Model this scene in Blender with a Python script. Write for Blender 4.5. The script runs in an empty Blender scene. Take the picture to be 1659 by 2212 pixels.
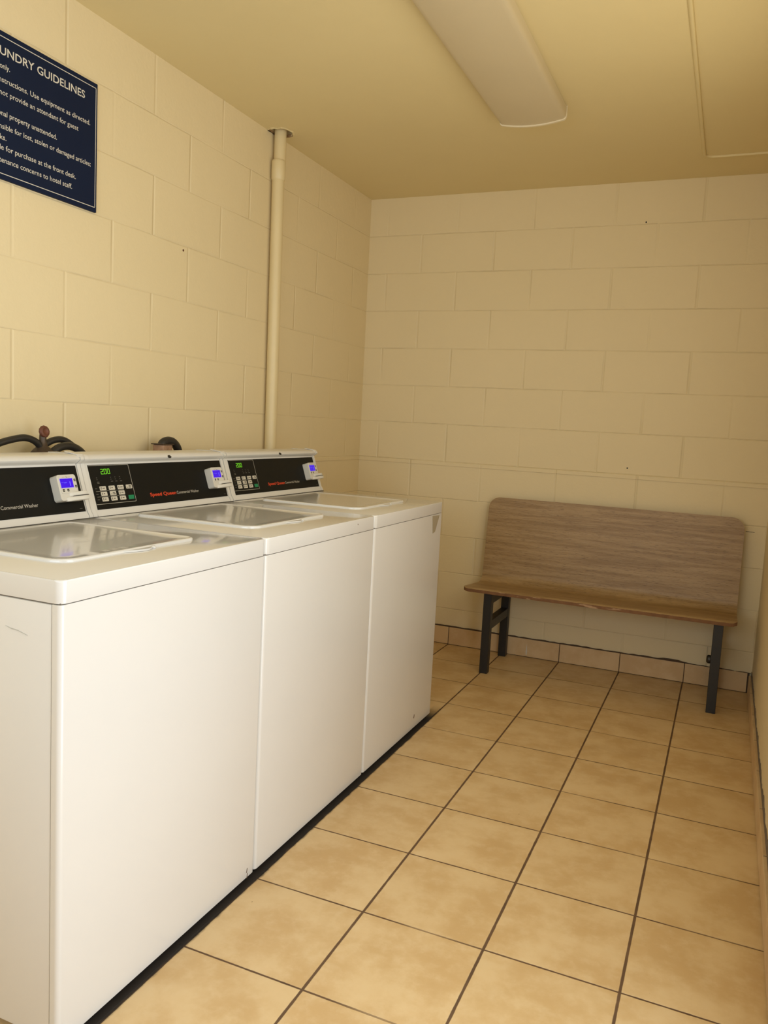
import bpy, bmesh, math, random
from mathutils import Vector, Matrix
random.seed(7)
SC = bpy.context.scene
COL = SC.collection

# ------------------------------------------------------------------ camera, world, light, exposure
FPX = 1728.28
cd = bpy.data.cameras.new('camera'); cam = bpy.data.objects.new('camera', cd); COL.objects.link(cam)
cd.sensor_fit = 'HORIZONTAL'; cd.sensor_width = 36.0; cd.lens = FPX / 1659 * 36.0
cd.clip_start = 0.02
r_ = Vector((0.91655, 0.39654, 0.05183)); u_ = Vector((-0.09072, 0.07994, 0.99266)); f_ = Vector((-0.38949, 0.91453, -0.10924))
cam.matrix_world = Matrix(((r_.x, u_.x, -f_.x, 0.72856), (r_.y, u_.y, -f_.y, -4.1707), (r_.z, u_.z, -f_.z, 1.2006), (0, 0, 0, 1)))
SC.camera = cam

XL, XR, YB, YF, HC = -1.2198, 0.9222, 0.0, -5.0, 2.431      # room: left, right, back, front, ceiling

w = bpy.data.worlds.new('world'); SC.world = w; w.use_nodes = True
w.node_tree.nodes['Background'].inputs['Color'].default_value = (0.80, 0.90, 1.0, 1)
w.node_tree.nodes['Background'].inputs['Strength'].default_value = 0.5

def area(name, loc, rot, sx, sy, power, color):
    l = bpy.data.lights.new(name, 'AREA'); l.shape = 'RECTANGLE'; l.size = sx; l.size_y = sy
    l.energy = power; l.color = color
    o = bpy.data.objects.new(name, l); COL.objects.link(o); o.location = loc; o.rotation_euler = rot
    return o
# daylight: the doorway in the right wall beside the camera, and two unseen windows added to lift the brightness:
# one further along that wall, one in the front wall behind the camera
SIDE = (-3.56, -2.72, 2.10)                                  # doorway in the right wall: y0, y1, height
WIN = (-2.60, -1.35, 1.00, 2.05)                             # added window in the right wall: y0, y1, z0, z1
HIGH = (-1.1, 0.9, 1.05, 1.98)                               # added window in the front wall: x0, x1, z0, z1
R90 = math.radians(90)
DAY = (0.955, 0.995, 1.06)
area('daylight_doorway', (XR + 0.03, (SIDE[0] + SIDE[1]) / 2, SIDE[2] / 2), (0, R90, 0), SIDE[2], SIDE[1] - SIDE[0], 23, (0.94, 1.0, 1.06))
area('daylight_window', (XR + 0.01, (WIN[0] + WIN[1]) / 2, (WIN[2] + WIN[3]) / 2), (0, R90, 0), WIN[3] - WIN[2], WIN[1] - WIN[0], 11, (1.0, 0.86, 0.60))  # warm light of the added window, brightens the far washers
area('daylight_high_window', ((HIGH[0] + HIGH[1]) / 2, YF - 0.01, (HIGH[2] + HIGH[3]) / 2), (R90, 0, 0), HIGH[1] - HIGH[0], HIGH[3] - HIGH[2], 24, (0.90, 1.0, 1.10))  # cool light of the other added window, lifts the back wall

SC.view_settings.view_transform = 'Standard'; SC.view_settings.look = 'None'
SC.view_settings.gamma = 1.0; SC.view_settings.use_curve_mapping = False
SC.view_settings.exposure = -0.11
SC.cycles.use_denoising = True
SC.cycles.max_bounces = 10; SC.cycles.diffuse_bounces = 8

# ------------------------------------------------------------------ node helpers
class NT:
    def __init__(s, name):
        s.m = bpy.data.materials.new(name); s.m.use_nodes = True
        s.t = s.m.node_tree; s.b = s.t.nodes['Principled BSDF']
    def n(s, typ, **kw):
        nd = s.t.nodes.new(typ)
        for k, v in kw.items(): setattr(nd, k, v)
        return nd
    def put(s, sock, v):
        if hasattr(v, 'is_linked') or isinstance(v, bpy.types.NodeSocket): s.t.links.new(v, sock)
        else: sock.default_value = v
    def math(s, op, a, b=None, c=None, clamp=False):
        nd = s.n('ShaderNodeMath', operation=op, use_clamp=clamp)
        s.put(nd.inputs[0], a)
        if b is not None: s.put(nd.inputs[1], b)
        if c is not None: s.put(nd.inputs[2], c)
        return nd.outputs[0]
    def ramp(s, v, lo, hi, a=0.0, b=1.0, smooth=True):
        nd = s.n('ShaderNodeMapRange', interpolation_type='SMOOTHSTEP' if smooth else 'LINEAR')
        s.put(nd.inputs['Value'], v); nd.inputs['From Min'].default_value = lo; nd.inputs['From Max'].default_value = hi
        nd.inputs['To Min'].default_value = a; nd.inputs['To Max'].default_value = b
        return nd.outputs[0]
    def noise(s, vec, scale, detail=3, rough=0.55, out=0):
        nd = s.n('ShaderNodeTexNoise'); s.put(nd.inputs['Vector'], vec)
        nd.inputs['Scale'].default_value = scale; nd.inputs['Detail'].default_value = detail; nd.inputs['Roughness'].default_value = rough
        return nd.outputs[out]
    def mix(s, f, a, b):
        nd = s.n('ShaderNodeMix', data_type='RGBA')
        s.put(nd.inputs[0], f)
        s.put(nd.inputs[6], a if not isinstance(a, tuple) else (*a, 1)); s.put(nd.inputs[7], b if not isinstance(b, tuple) else (*b, 1))
        return nd.outputs[2]
    def pos(s):
        g = s.n('ShaderNodeTexCoord'); x = s.n('ShaderNodeSeparateXYZ'); s.t.links.new(g.outputs['Object'], x.inputs[0])
        return g.outputs['Object'], x.outputs[0], x.outputs[1], x.outputs[2]
    def combine(s, x, y, z):
        c = s.n('ShaderNodeCombineXYZ'); s.put(c.inputs[0], x); s.put(c.inputs[1], y); s.put(c.inputs[2], z); return c.outputs[0]
    def bump(s, h, strength=1.0, dist=1.0):
        b = s.n('ShaderNodeBump'); b.inputs['Strength'].default_value = strength; b.inputs['Distance'].default_value = dist
        s.put(b.inputs['Height'], h); s.t.links.new(b.outputs[0], s.b.inputs['Normal'])
    def set(s, **kw):
        for k, v in kw.items():
            k = k.replace('_', ' ')
            s.put(s.b.inputs[k], (*v, 1) if isinstance(v, tuple) and len(v) == 3 else v)
        return s
    def linedist(s, c, off, period):
        # distance from coordinate c to the nearest line of a grid
        t = s.math('DIVIDE', s.math('SUBTRACT', c, off), period)
        f = s.math('FRACT', s.math('ADD', t, 100.5))
        return s.math('MULTIPLY', s.math('ABSOLUTE', s.math('SUBTRACT', f, 0.5)), period)

def simple(name, color, rough=0.5, spec=0.5, metal=0.0, emit=None, es=1.0, grain=0.0, gs=200.0, coat=0.0, var=0.04, vs=6.0):
    m = NT(name)
    P, x, y, z = m.pos()
    nz = m.noise(P, vs, 4)
    dark = tuple(c * (1 - var * 2) for c in color); light = tuple(min(1, c * (1 + var)) for c in color)
    m.set(Base_Color=m.mix(nz, dark, light), Roughness=rough, Metallic=metal, Specular_IOR_Level=spec, Coat_Weight=coat)
    if emit: m.set(Emission_Color=emit, Emission_Strength=es)
    if grain: m.bump(m.noise(P, gs, 3), 1.0, grain)
    return m.m

# ------------------------------------------------------------------ materials
WALLC = (0.735, 0.63, 0.40)
def wall_material(name, axis, joff, sign=1, joint=1.0):
    m = NT(name); P, x, y, z = m.pos()
    c = {'x': x, 'y': y}[axis]
    z0 = 0.6056 - 3 * 0.2032
    row = m.math('FLOOR', m.math('DIVIDE', m.math('SUBTRACT', z, z0), 0.2032))
    odd = m.math('FLOORED_MODULO', row, 2.0)
    cc = m.math('SUBTRACT', c, m.math('MULTIPLY', odd, 0.2032 * sign))
    # every block sits a few millimetres out of true
    wob = m.math('MULTIPLY', m.math('SUBTRACT', m.noise(m.combine(m.math('MULTIPLY', row, 3.17), 0.0, 0.0), 1.3, 1), 0.5), 0.02)
    cc = m.math('ADD', cc, wob)
    dv = m.linedist(cc, joff, 0.4064)
    wz = m.math('MULTIPLY', m.math('SUBTRACT', m.noise(P, 7.0, 2), 0.5), 0.004)
    dh = m.linedist(m.math('ADD', z, wz), z0, 0.2032)
    # painted joints: in places nearly filled by paint
    fade = m.ramp(m.noise(P, 2.3, 3), 0.36, 0.62, 0.15, 1.0)
    jv = m.math('MULTIPLY', m.ramp(dv, 0.0, 0.0085, 1.0, 0.0), fade)
    jh = m.math('MULTIPLY', m.ramp(dh, 0.0, 0.0042, 1.0, 0.0), m.ramp(m.noise(P, 3.1, 2), 0.3, 0.6, 0.4, 1.0))
    j = m.math('MAXIMUM', jv, jh)
    # a different tilt per block
    rnd = m.noise(m.combine(m.math('FLOOR', m.math('DIVIDE', m.math('SUBTRACT', cc, joff), 0.4064)), m.math('MULTIPLY', row, 1.7), 3.3), 4.7, 0)
    fine = m.noise(P, 90.0, 4, 0.6); med = m.noise(P, 16.0, 3)
    h = m.math('MULTIPLY', m.math('MAXIMUM', jv, m.math('MULTIPLY', jh, 0.62)), -0.0030 * joint)
    h = m.math('ADD', h, m.math('MULTIPLY', fine, 0.0006)); h = m.math('ADD', h, m.math('MULTIPLY', med, 0.0016))
    m.bump(h, 0.8, 1.0)
    base = m.mix(m.noise(P, 1.4, 3), (WALLC[0] * .96, WALLC[1] * .955, WALLC[2] * .93), (WALLC[0] * 1.05, WALLC[1] * 1.05, WALLC[2] * 1.08))
    base = m.mix(m.math('MULTIPLY', rnd, 0.30), base, (0.755, 0.65, 0.425))
    grime = m.math('MULTIPLY', m.ramp(dh, 0.0, 0.0012, 1.0, 0.0), m.ramp(m.noise(P, 4.7, 3), 0.50, 0.66, 0.08, 0.38))
    base = m.mix(grime, base, (0.25, 0.16, 0.07))
    m.set(Base_Color=base, Roughness=0.55, Specular_IOR_Level=0.3)
    return m.m
M = {}
M['wall_back'] = wall_material('painted_block_back', 'x', -0.49898, 1, 1.35)
M['wall_left'] = wall_material('painted_block_left', 'y', -1.20862, -1)
M['wall_right'] = wall_material('painted_block_right', 'y', -1.1, -1)
M['wall_front'] = wall_material('painted_block_front', 'x', -0.4, 1)

def ceiling_material():
    m = NT('painted_ceiling'); P, x, y, z = m.pos()
    base = m.mix(m.noise(P, 1.6, 4), (0.70, 0.595, 0.335), (0.76, 0.655, 0.38))
    h = m.math('ADD', m.math('MULTIPLY', m.noise(P, 60, 4), 0.0005), m.math('MULTIPLY', m.noise(P, 3, 3), 0.006))
    m.bump(h, 0.6, 1.0); m.set(Base_Color=base, Roughness=0.6, Specular_IOR_Level=0.25)
    return m.m
M['ceiling'] = ceiling_material()

TS = 0.30777; TD0 = 0.30609
def tile_colour(m, P, x, y, cellx, celly):
    off = m.combine(m.math('MULTIPLY', cellx, 7.31), m.math('MULTIPLY', celly, 3.77), 0.0)
    v = m.n('ShaderNodeVectorMath', operation='ADD'); m.t.links.new(P, v.inputs[0]); m.t.links.new(off, v.inputs[1])
    n1 = m.noise(v.outputs[0], 6.5, 6, 0.62); n2 = m.noise(v.outputs[0], 26.0, 4, 0.6)
    base = m.mix(m.ramp(n1, 0.35, 0.65), (0.555, 0.372, 0.170), (0.665, 0.490, 0.262))
    base = m.mix(m.math('MULTIPLY', m.ramp(n2, 0.45, 0.75), 0.30), base, (0.67, 0.52, 0.30))
    tone = m.n('ShaderNodeTexWhiteNoise'); tone.noise_dimensions = '2D'; m.t.links.new(off, tone.inputs['Vector'])
    return m.mix(m.math('MULTIPLY', tone.outputs[0], 0.18), base, (0.50, 0.35, 0.16))
def floor_material():
    m = NT('ceramic_floor_tile'); P, x, y, z = m.pos()
    wob = m.math('MULTIPLY', m.math('SUBTRACT', m.noise(P, 30.0, 3), 0.5), 0.0022)
    dx = m.math('ADD', m.linedist(x, 0.0, TS), wob); dy = m.math('ADD', m.linedist(y, -TD0, TS), wob)
    # the lengthwise joints are wider than the cross joints
    gx = m.ramp(dx, 0.0022, 0.0040, 1.0, 0.0); gy = m.ramp(dy, 0.0015, 0.0031, 1.0, 0.0)
    faint = m.ramp(m.noise(P, 1.9, 2), 0.36, 0.52, 0.62, 1.0)
    g = m.math('MAXIMUM', gx, m.math('MULTIPLY', gy, faint))
    cx = m.math('FLOOR', m.math('DIVIDE', x, TS)); cy = m.math('FLOOR', m.math('DIVIDE', m.math('ADD', y, TD0), TS))
    tile = tile_colour(m, P, x, y, cx, cy)
    speck = m.ramp(m.noise(P, 75.0, 1), 0.80, 0.83); tile = m.mix(m.math('MULTIPLY', speck, 0.7), tile, (0.25, 0.13, 0.06))
    grout = m.mix(m.noise(P, 12, 4), (0.06, 0.030, 0.013), (0.17, 0.095, 0.045))
    base = m.mix(g, tile, grout)
    # black dirt caked in the joint along the foot of the washers
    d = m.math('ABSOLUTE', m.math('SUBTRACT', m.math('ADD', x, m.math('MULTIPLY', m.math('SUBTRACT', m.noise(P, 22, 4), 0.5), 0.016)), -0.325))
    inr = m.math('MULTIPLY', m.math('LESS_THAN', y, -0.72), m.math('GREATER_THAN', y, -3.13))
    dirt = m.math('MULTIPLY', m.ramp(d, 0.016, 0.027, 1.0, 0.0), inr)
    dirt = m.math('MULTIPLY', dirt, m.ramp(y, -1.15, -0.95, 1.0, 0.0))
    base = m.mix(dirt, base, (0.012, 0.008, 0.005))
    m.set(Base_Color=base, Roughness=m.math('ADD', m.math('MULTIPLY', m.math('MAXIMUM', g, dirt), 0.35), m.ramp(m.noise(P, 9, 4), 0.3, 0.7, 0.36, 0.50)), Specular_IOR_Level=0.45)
    h = m.math('ADD', m.math('MULTIPLY', g, -0.0016), m.math('MULTIPLY', m.noise(P, 14, 4), 0.0006))
    m.bump(h, 0.9, 1.0)
    return m.m
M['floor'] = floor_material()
def base_tile_material():
    m = NT('ceramic_base_tile'); P, x, y, z = m.pos()
    cx = m.math('FLOOR', m.math('DIVIDE', x, TS)); cy = m.math('FLOOR', m.math('DIVIDE', m.math('ADD', y, TD0), TS))
    m.set(Base_Color=m.mix(0.25, tile_colour(m, P, x, y, cx, cy), (0.62, 0.45, 0.31)), Roughness=0.45)
    m.bump(m.noise(P, 14, 4), 0.5, 0.0008)
    return m.m
M['base_tile'] = base_tile_material()
M['grout'] = simple('dark_grout', (0.09, 0.055, 0.03), 0.85, grain=0.001, gs=120, var=0.3, vs=30)
M['grey_grout'] = simple('smeared_grey_grout', (0.17, 0.135, 0.10), 0.85, grain=0.001, gs=120, var=0.15, vs=20)
M['paint'] = simple('cream_gloss_paint', (0.655, 0.535, 0.31), 0.45, grain=0.0006, gs=60, var=0.04)
M['pipe_paint'] = simple('cream_pipe_paint', (0.70, 0.585, 0.34), 0.4, grain=0.0004, gs=80, var=0.04)
M['white'] = simple('white_enamel', (0.66, 0.65, 0.625), 0.22, coat=0.3, var=0.01)
M['white_top'] = simple('white_porcelain_top', (0.66, 0.655, 0.635), 0.13, coat=0.3, var=0.01)
M['white_trim'] = simple('white_console_paint', (0.66, 0.65, 0.62), 0.32, var=0.015)
M['plastic'] = simple('off_white_plastic', (0.62, 0.60, 0.545), 0.38, var=0.02)
M['black_panel'] = simple('black_control_panel', (0.006, 0.006, 0.005), 0.5, spec=0.16, var=0.05)
M['black'] = simple('black_plastic', (0.012, 0.011, 0.010), 0.5)
M['gap'] = simple('shadow_gap_rubber', (0.03, 0.027, 0.022), 0.8)  # near-black colour standing in for the shade inside gaps
M['seam'] = simple('grey_gasket', (0.16, 0.14, 0.11), 0.8)
M['key'] = simple('pale_key', (0.56, 0.53, 0.45), 0.5)
M['ink'] = simple('dark_ink', (0.05, 0.04, 0.03), 0.6)
M['greykey'] = simple('printed_line', (0.42, 0.40, 0.34), 0.5)
M['dimprint'] = simple('dim_print', (0.13, 0.125, 0.11), 0.6)
M['green_key'] = simple('green_key', (0.0, 0.21, 0.085), 0.45)
M['red_print'] = simple('red_print', (0.62, 0.05, 0.012), 0.5)
M['grey_print'] = simple('grey_print', (0.46, 0.43, 0.37), 0.5)
M['digits'] = simple('green_digits', (0.1, 0.5, 0.02), 0.5, emit=(0.25, 0.80, 0.02), es=0.55)
M['screen'] = simple('blue_backlit_screen', (0.02, 0.0, 0.2), 0.25, emit=(0.045, 0.004, 0.95), es=0.72)
M['screen_glow'] = simple('pale_screen_edge', (0.3, 0.25, 0.6), 0.3, emit=(0.42, 0.34, 0.85), es=0.35)
M['screen_text'] = simple('violet_screen_text', (0.1, 0.1, 0.6), 0.3, emit=(0.12, 0.07, 0.95), es=0.7)
M['navy'] = simple('navy_sign_face', (0.006, 0.013, 0.040), 0.6, spec=0.14, var=0.06)
M['navyedge'] = simple('maroon_sign_edge', (0.05, 0.008, 0.008), 0.5)
M['sign_white'] = simple('sign_white_print', (0.66, 0.64, 0.58), 0.5)
M['rubber'] = simple('black_rubber_hose', (0.018, 0.016, 0.014), 0.48, grain=0.0002, gs=300)
M['bronze'] = simple('tarnished_bronze', (0.075, 0.052, 0.035), 0.45, metal=0.35, var=0.2, vs=60)
M['rust'] = simple('rusty_red_handle', (0.15, 0.050, 0.028), 0.5, metal=0.2, var=0.3, vs=70)
M['copper'] = simple('stained_copper', (0.40, 0.24, 0.15), 0.5, metal=0.15, var=0.35, vs=60)
M['leg_metal'] = simple('black_painted_steel', (0.014, 0.013, 0.012), 0.45)
M['lens'] = simple('fixture_lens', (0.585, 0.50, 0.335), 0.38, var=0.02)
M['lens_end'] = simple('fixture_end_plastic', (0.74, 0.66, 0.48), 0.3, var=0.02)
M['hole'] = simple('dark_void', (0.02, 0.012, 0.008), 0.9)
M['torn'] = simple('torn_plaster', (0.36, 0.22, 0.10), 0.8, grain=0.002, gs=90, var=0.25, vs=40)
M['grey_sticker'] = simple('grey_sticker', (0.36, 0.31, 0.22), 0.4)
M['concrete'] = simple('outside_concrete', (0.55, 0.52, 0.48), 0.8, grain=0.001, gs=60)
M['scuff'] = simple('scuff_mark', (0.50, 0.50, 0.47), 0.6, var=0.1, vs=80)
M['chip'] = simple('dirt_speck', (0.16, 0.10, 0.06), 0.7, var=0.2, vs=80)

def laminate():
    m = NT('weathered_wood_laminate'); P, x, y, z = m.pos()
    v = m.combine(m.math('MULTIPLY', x, 1.0), m.math('MULTIPLY', y, 10.0), m.math('MULTIPLY', z, 17.0))
    n1 = m.noise(v, 3.2, 6, 0.6)
    v2 = m.combine(m.math('MULTIPLY', x, 2.5), m.math('MULTIPLY', y, 50.0), m.math('MULTIPLY', z, 80.0)); n2 = m.noise(v2, 4.0, 5, 0.7)
    v3 = m.combine(m.math('MULTIPLY', x, 8.0), m.math('MULTIPLY', y, 75.0), m.math('MULTIPLY', z, 130.0)); n3 = m.noise(v3, 4.0, 3, 0.6)
    base = m.mix(m.ramp(n1, 0.33, 0.68), (0.265, 0.165, 0.068), (0.385, 0.262, 0.128))
    base = m.mix(m.math('MULTIPLY', m.ramp(n2, 0.48, 0.72), 0.45), base, (0.40, 0.30, 0.185))
    base = m.mix(m.math('MULTIPLY', m.ramp(n3, 0.55, 0.68), 0.65), base, (0.10, 0.055, 0.024))
    m.set(Base_Color=base, Roughness=0.42, Specular_IOR_Level=0.4); m.bump(n3, 0.4, 0.0006)
    return m.m
M['laminate'] = laminate()
def plyedge():
    m = NT('chipped_plywood_edge'); P, x, y, z = m.pos()
    base = m.mix(m.noise(P, 40, 4), (0.13, 0.058, 0.025), (0.26, 0.135, 0.062))
    chip = m.ramp(m.noise(m.combine(m.math('MULTIPLY', x, 9.0), m.math('MULTIPLY', y, 30.0), m.math('MULTIPLY', z, 60.0)), 1.4, 4), 0.60, 0.66)
    m.set(Base_Color=m.mix(m.math('MULTIPLY', chip, 0.8), base, (0.50, 0.34, 0.21)), Roughness=0.6)
    return m.m
M['plyedge'] = plyedge()

# ------------------------------------------------------------------ mesh helpers
def obj(name, bm, mat, parent=None, smooth=False, loc=None):
    bmesh.ops.recalc_face_normals(bm, faces=bm.faces[:])
    me = bpy.data.meshes.new(name); bm.to_mesh(me); bm.free()
    if not isinstance(mat, (list, tuple)): mat = [mat]
    for x in mat: me.materials.append(x)
    for p in me.polygons: p.use_smooth = bool(smooth)
    if smooth:
        try: me.set_sharp_from_angle(angle=math.radians(38))
        except Exception: pass
    o = bpy.data.objects.new(name, me); COL.objects.link(o)
    if parent: o.parent = parent
    if loc: o.location = loc
    return o
def empty(name, loc, label, cat, group=None):
    o = bpy.data.objects.new(name, None); COL.objects.link(o); o.location = loc; o.empty_display_size = 0.1
    o['label'] = label; o['category'] = cat
    if group: o['group'] = group
    return o
def tag(o, label, cat, group=None):
    o['label'] = label; o['category'] = cat
    if group: o['group'] = group
    return o
def struct(o): o['kind'] = 'structure'; return o
def box(bm, x0, x1, y0, y1, z0, z1, bev=0.0, seg=3, mi=0):
    m = bmesh.ops.create_cube(bm, size=1.0)
    vs = m['verts']
    for v in vs:
        v.co = Vector(((x0 + x1) / 2 + v.co.x * (x1 - x0), (y0 + y1) / 2 + v.co.y * (y1 - y0), (z0 + z1) / 2 + v.co.z * (z1 - z0)))
    fs = set(f for v in vs for f in v.link_faces)
    for f in fs: f.material_index = mi
    if bev > 0:
        es = set(e for v in vs for e in v.link_edges)
        bmesh.ops.bevel(bm, geom=list(es), offset=bev, offset_type='OFFSET', segments=seg, profile=0.5, affect='EDGES', clamp_overlap=True)
    return bm
def bx(*a, **k): return box(bmesh.new(), *a, **k)
def xf_bm(bm, mat): bmesh.ops.transform(bm, matrix=mat, verts=bm.verts[:]); return bm
def prism(bm, pts, a0, a1, axis='y', mi=0):
    # pts: 2-D outline, extruded along the axis
    def P(p, a):
        return {'y': (p[0], a, p[1]), 'x': (a, p[0], p[1]), 'z': (p[0], p[1], a)}[axis]
    v0 = [bm.verts.new(P(p, a0)) for p in pts]; v1 = [bm.verts.new(P(p, a1)) for p in pts]
    n = len(pts); fs = [bm.faces.new(v0), bm.faces.new(v1[::-1])]
    for i in range(n): fs.append(bm.faces.new((v0[i], v1[i], v1[(i + 1) % n], v0[(i + 1) % n])))
    for f in fs: f.material_index = mi
    return bm
def rrect(u0, u1, v0, v1, r, seg=6):
    if not isinstance(r, (list, tuple)): r = [r] * 4
    out = []
    for (cu, cv, a0), rr in zip(((u1, v1, 0), (u0, v1, 90), (u0, v0, 180), (u1, v0, 270)), r):
        su = -1 if cu == u1 else 1; sv = -1 if cv == v1 else 1
        if rr <= 0: out.append((cu, cv)); continue
        for i in range(seg + 1):
            a = math.radians(a0 + 90 * i / seg); out.append((cu + su * rr + rr * math.cos(a), cv + sv * rr + rr * math.sin(a)))
    return out
def tube(bm, pts, rad, seg=14, cap=True, smooth_n=0):
    pts = [Vector(p) for p in pts]
    if smooth_n:
        q = []
        n = len(pts)
        for i in range(n - 1):
            p0 = pts[max(i - 1, 0)]; p1 = pts[i]; p2 = pts[i + 1]; p3 = pts[min(i + 2, n - 1)]
            for k in range(smooth_n):
                t = k / smooth_n
                q.append(0.5 * ((2 * p1) + (p2 - p0) * t + (2 * p0 - 5 * p1 + 4 * p2 - p3) * t * t + (3 * p1 - p0 - 3 * p2 + p3) * t ** 3))
        q.append(pts[-1]); pts = q
    rads = rad if isinstance(rad, (list, tuple)) else [rad] * len(pts)
    rings = []; ref = None
    for i, p in enumerate(pts):
        d = (pts[min(i + 1, len(pts) - 1)] - pts[max(i - 1, 0)]).normalized()
        if ref is None:
            ref = Vector((0, 0, 1)) if abs(d.z) < 0.9 else Vector((1, 0, 0))
        a = (ref - d * ref.dot(d)).normalized(); ref = a; b = d.cross(a)
        rings.append([bm.verts.new(p + (a * math.cos(t) + b * math.sin(t)) * rads[i]) for t in (2 * math.pi * k / seg for k in range(seg))])
    for A, B in zip(rings, rings[1:]):
        for k in range(seg): bm.faces.new((A[k], A[(k + 1) % seg], B[(k + 1) % seg], B[k]))
    if cap: bm.faces.new(rings[0][::-1]); bm.faces.new(rings[-1])
    return bm
def lathe(bm, prof, seg=24, mat=None):
    rings = []
    vs = []
    for r, z in prof:
        ring = [bm.verts.new((r * math.cos(2 * math.pi * k / seg), r * math.sin(2 * math.pi * k / seg), z)) for k in range(seg)]
        rings.append(ring); vs += ring
    for A, B in zip(rings, rings[1:]):
        for k in range(seg): bm.faces.new((A[k], A[(k + 1) % seg], B[(k + 1) % seg], B[k]))
    bm.faces.new(rings[0][::-1]); bm.faces.new(rings[-1])
    if mat: bmesh.ops.transform(bm, matrix=mat, verts=vs)
    return bm
def bevel_all(bm, off, seg=3, angle=30):
    es = [e for e in bm.edges if len(e.link_faces) == 2 and e.calc_face_angle(0) > math.radians(angle)]
    bmesh.ops.bevel(bm, geom=es, offset=off, offset_type='OFFSET', segments=seg, profile=0.5, affect='EDGES', clamp_overlap=True)
    return bm

def text_bm(txt, height, width=None, bold=0.0, thick=0.0, shear=0.0):
    """lettering as flat mesh: baseline at v=0, starts at u=0; capitals 'height' tall, overall 'width' wide"""
    cu = bpy.data.curves.new('lettering', 'FONT'); cu.body = txt; cu.offset = bold; cu.extrude = thick; cu.shear = shear; cu.size = 1.0
    cu.resolution_u = 3
    o = bpy.data.objects.new('lettering', cu); COL.objects.link(o)
    dg = bpy.context.evaluated_depsgraph_get(); dg.update()
    me = bpy.data.meshes.new_from_object(o.evaluated_get(dg))
    bpy.data.objects.remove(o); bpy.data.curves.remove(cu)
    bm = bmesh.new(); bm.from_mesh(me); bpy.data.meshes.remove(me)
    xs = [v.co.x for v in bm.verts]; x0, x1 = min(xs), max(xs)
    sz = height / 0.73; sx = (width / (x1 - x0)) if width else sz
    for v in bm.verts: v.co = Vector(((v.co.x - x0) * sx, v.co.y * sz, v.co.z))
    return bm
def join_bm(dst, src, mat=None):
    if mat is not None: bmesh.ops.transform(src, matrix=mat, verts=src.verts[:])
    me = bpy.data.meshes.new('tmp'); src.to_mesh(me); src.free(); dst.from_mesh(me); bpy.data.meshes.remove(me)
    return dst

# ================================================================== THE SETTING
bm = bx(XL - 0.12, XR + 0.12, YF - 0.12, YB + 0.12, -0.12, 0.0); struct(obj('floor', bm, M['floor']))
# ceiling with the torn hole where the drain pipe goes through
PX, PYT = -1.186, -1.042
bm = bmesh.new()
o4 = [bm.verts.new(c) for c in ((XL - .12, YF - .12, HC), (XR + .12, YF - .12, HC), (XR + .12, YB + .12, HC), (XL - .12, YB + .12, HC))]
hole = []
rr = random.Random(3)
for k in range(26):
    a = 2 * math.pi * k / 26; r = 0.052 + rr.uniform(-0.006, 0.006) + (0.008 if math.cos(a + .5) > .8 else 0)
    hole.append((max(XL + 0.001, PX + r * math.cos(a)), PYT + r * 1.05 * math.sin(a)))
hv = [bm.verts.new((hx, hy, HC)) for hx, hy in hole]
es = [bm.edges.new((o4[i], o4[(i + 1) % 4])) for i in range(4)] + [bm.edges.new((hv[i], hv[(i + 1) % 26])) for i in range(26)]
bmesh.ops.triangle_fill(bm, edges=es, use_beauty=True)
for f in bm.faces[:]:
    c = f.calc_center_median()
    if all(v in hv for v in f.verts): bm.faces.remove(f)
ret = bmesh.ops.extrude_face_region(bm, geom=bm.faces[:])
bmesh.ops.translate(bm, vec=(0, 0, 0.10), verts=[g for g in ret['geom'] if isinstance(g, bmesh.types.BMVert)])
struct(obj('ceiling', bm, M['ceiling']))
struct(obj('trim_3', bx(PX - .2, PX + .2, PYT - .2, PYT + .2, HC + .101, HC + .12), M['hole']))

struct(obj('wall_back', bx(XL - .12, XR + .12, YB, YB + .12, 0, HC), M['wall_back']))
struct(obj('wall_left', bx(XL - .12, XL, YF, YB, 0, HC), M['wall_left']))
bm = bmesh.new(); box(bm, XR, XR + .12, WIN[1], YB, 0, HC); box(bm, XR, XR + .12, SIDE[1], WIN[0], 0, HC); box(bm, XR, XR + .12, YF, SIDE[0], 0, HC); box(bm, XR, XR + .12, SIDE[0], SIDE[1], SIDE[2], HC)
box(bm, XR, XR + .12, WIN[0], WIN[1], 0, WIN[2]); box(bm, XR, XR + .12, WIN[0], WIN[1], WIN[3], HC)
struct(obj('wall_right', bm, M['wall_right']))
bm = bmesh.new()
box(bm, XL - .12, HIGH[0], YF - .12, YF, 0, HC); box(bm, HIGH[1], XR + .12, YF - .12, YF, 0, HC); box(bm, HIGH[0], HIGH[1], YF - .12, YF, 0, HIGH[2]); box(bm, HIGH[0], HIGH[1], YF - .12, YF, HIGH[3], HC)
struct(obj('wall_front', bm, M['wall_front']))

# painted ledge strip on the back wall
bm = bx(XL + .001, XR - .001, -0.0042, 0.0, 0.9905, 1.0115, 0.0012, 2); struct(obj('trim_1', bm, M['wall_back']))
struct(obj('trim_2', bx(XL, XL + .0035, -1.9, -0.004, 0.992, 1.0085, 0.001, 2), M['wall_left']))

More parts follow.
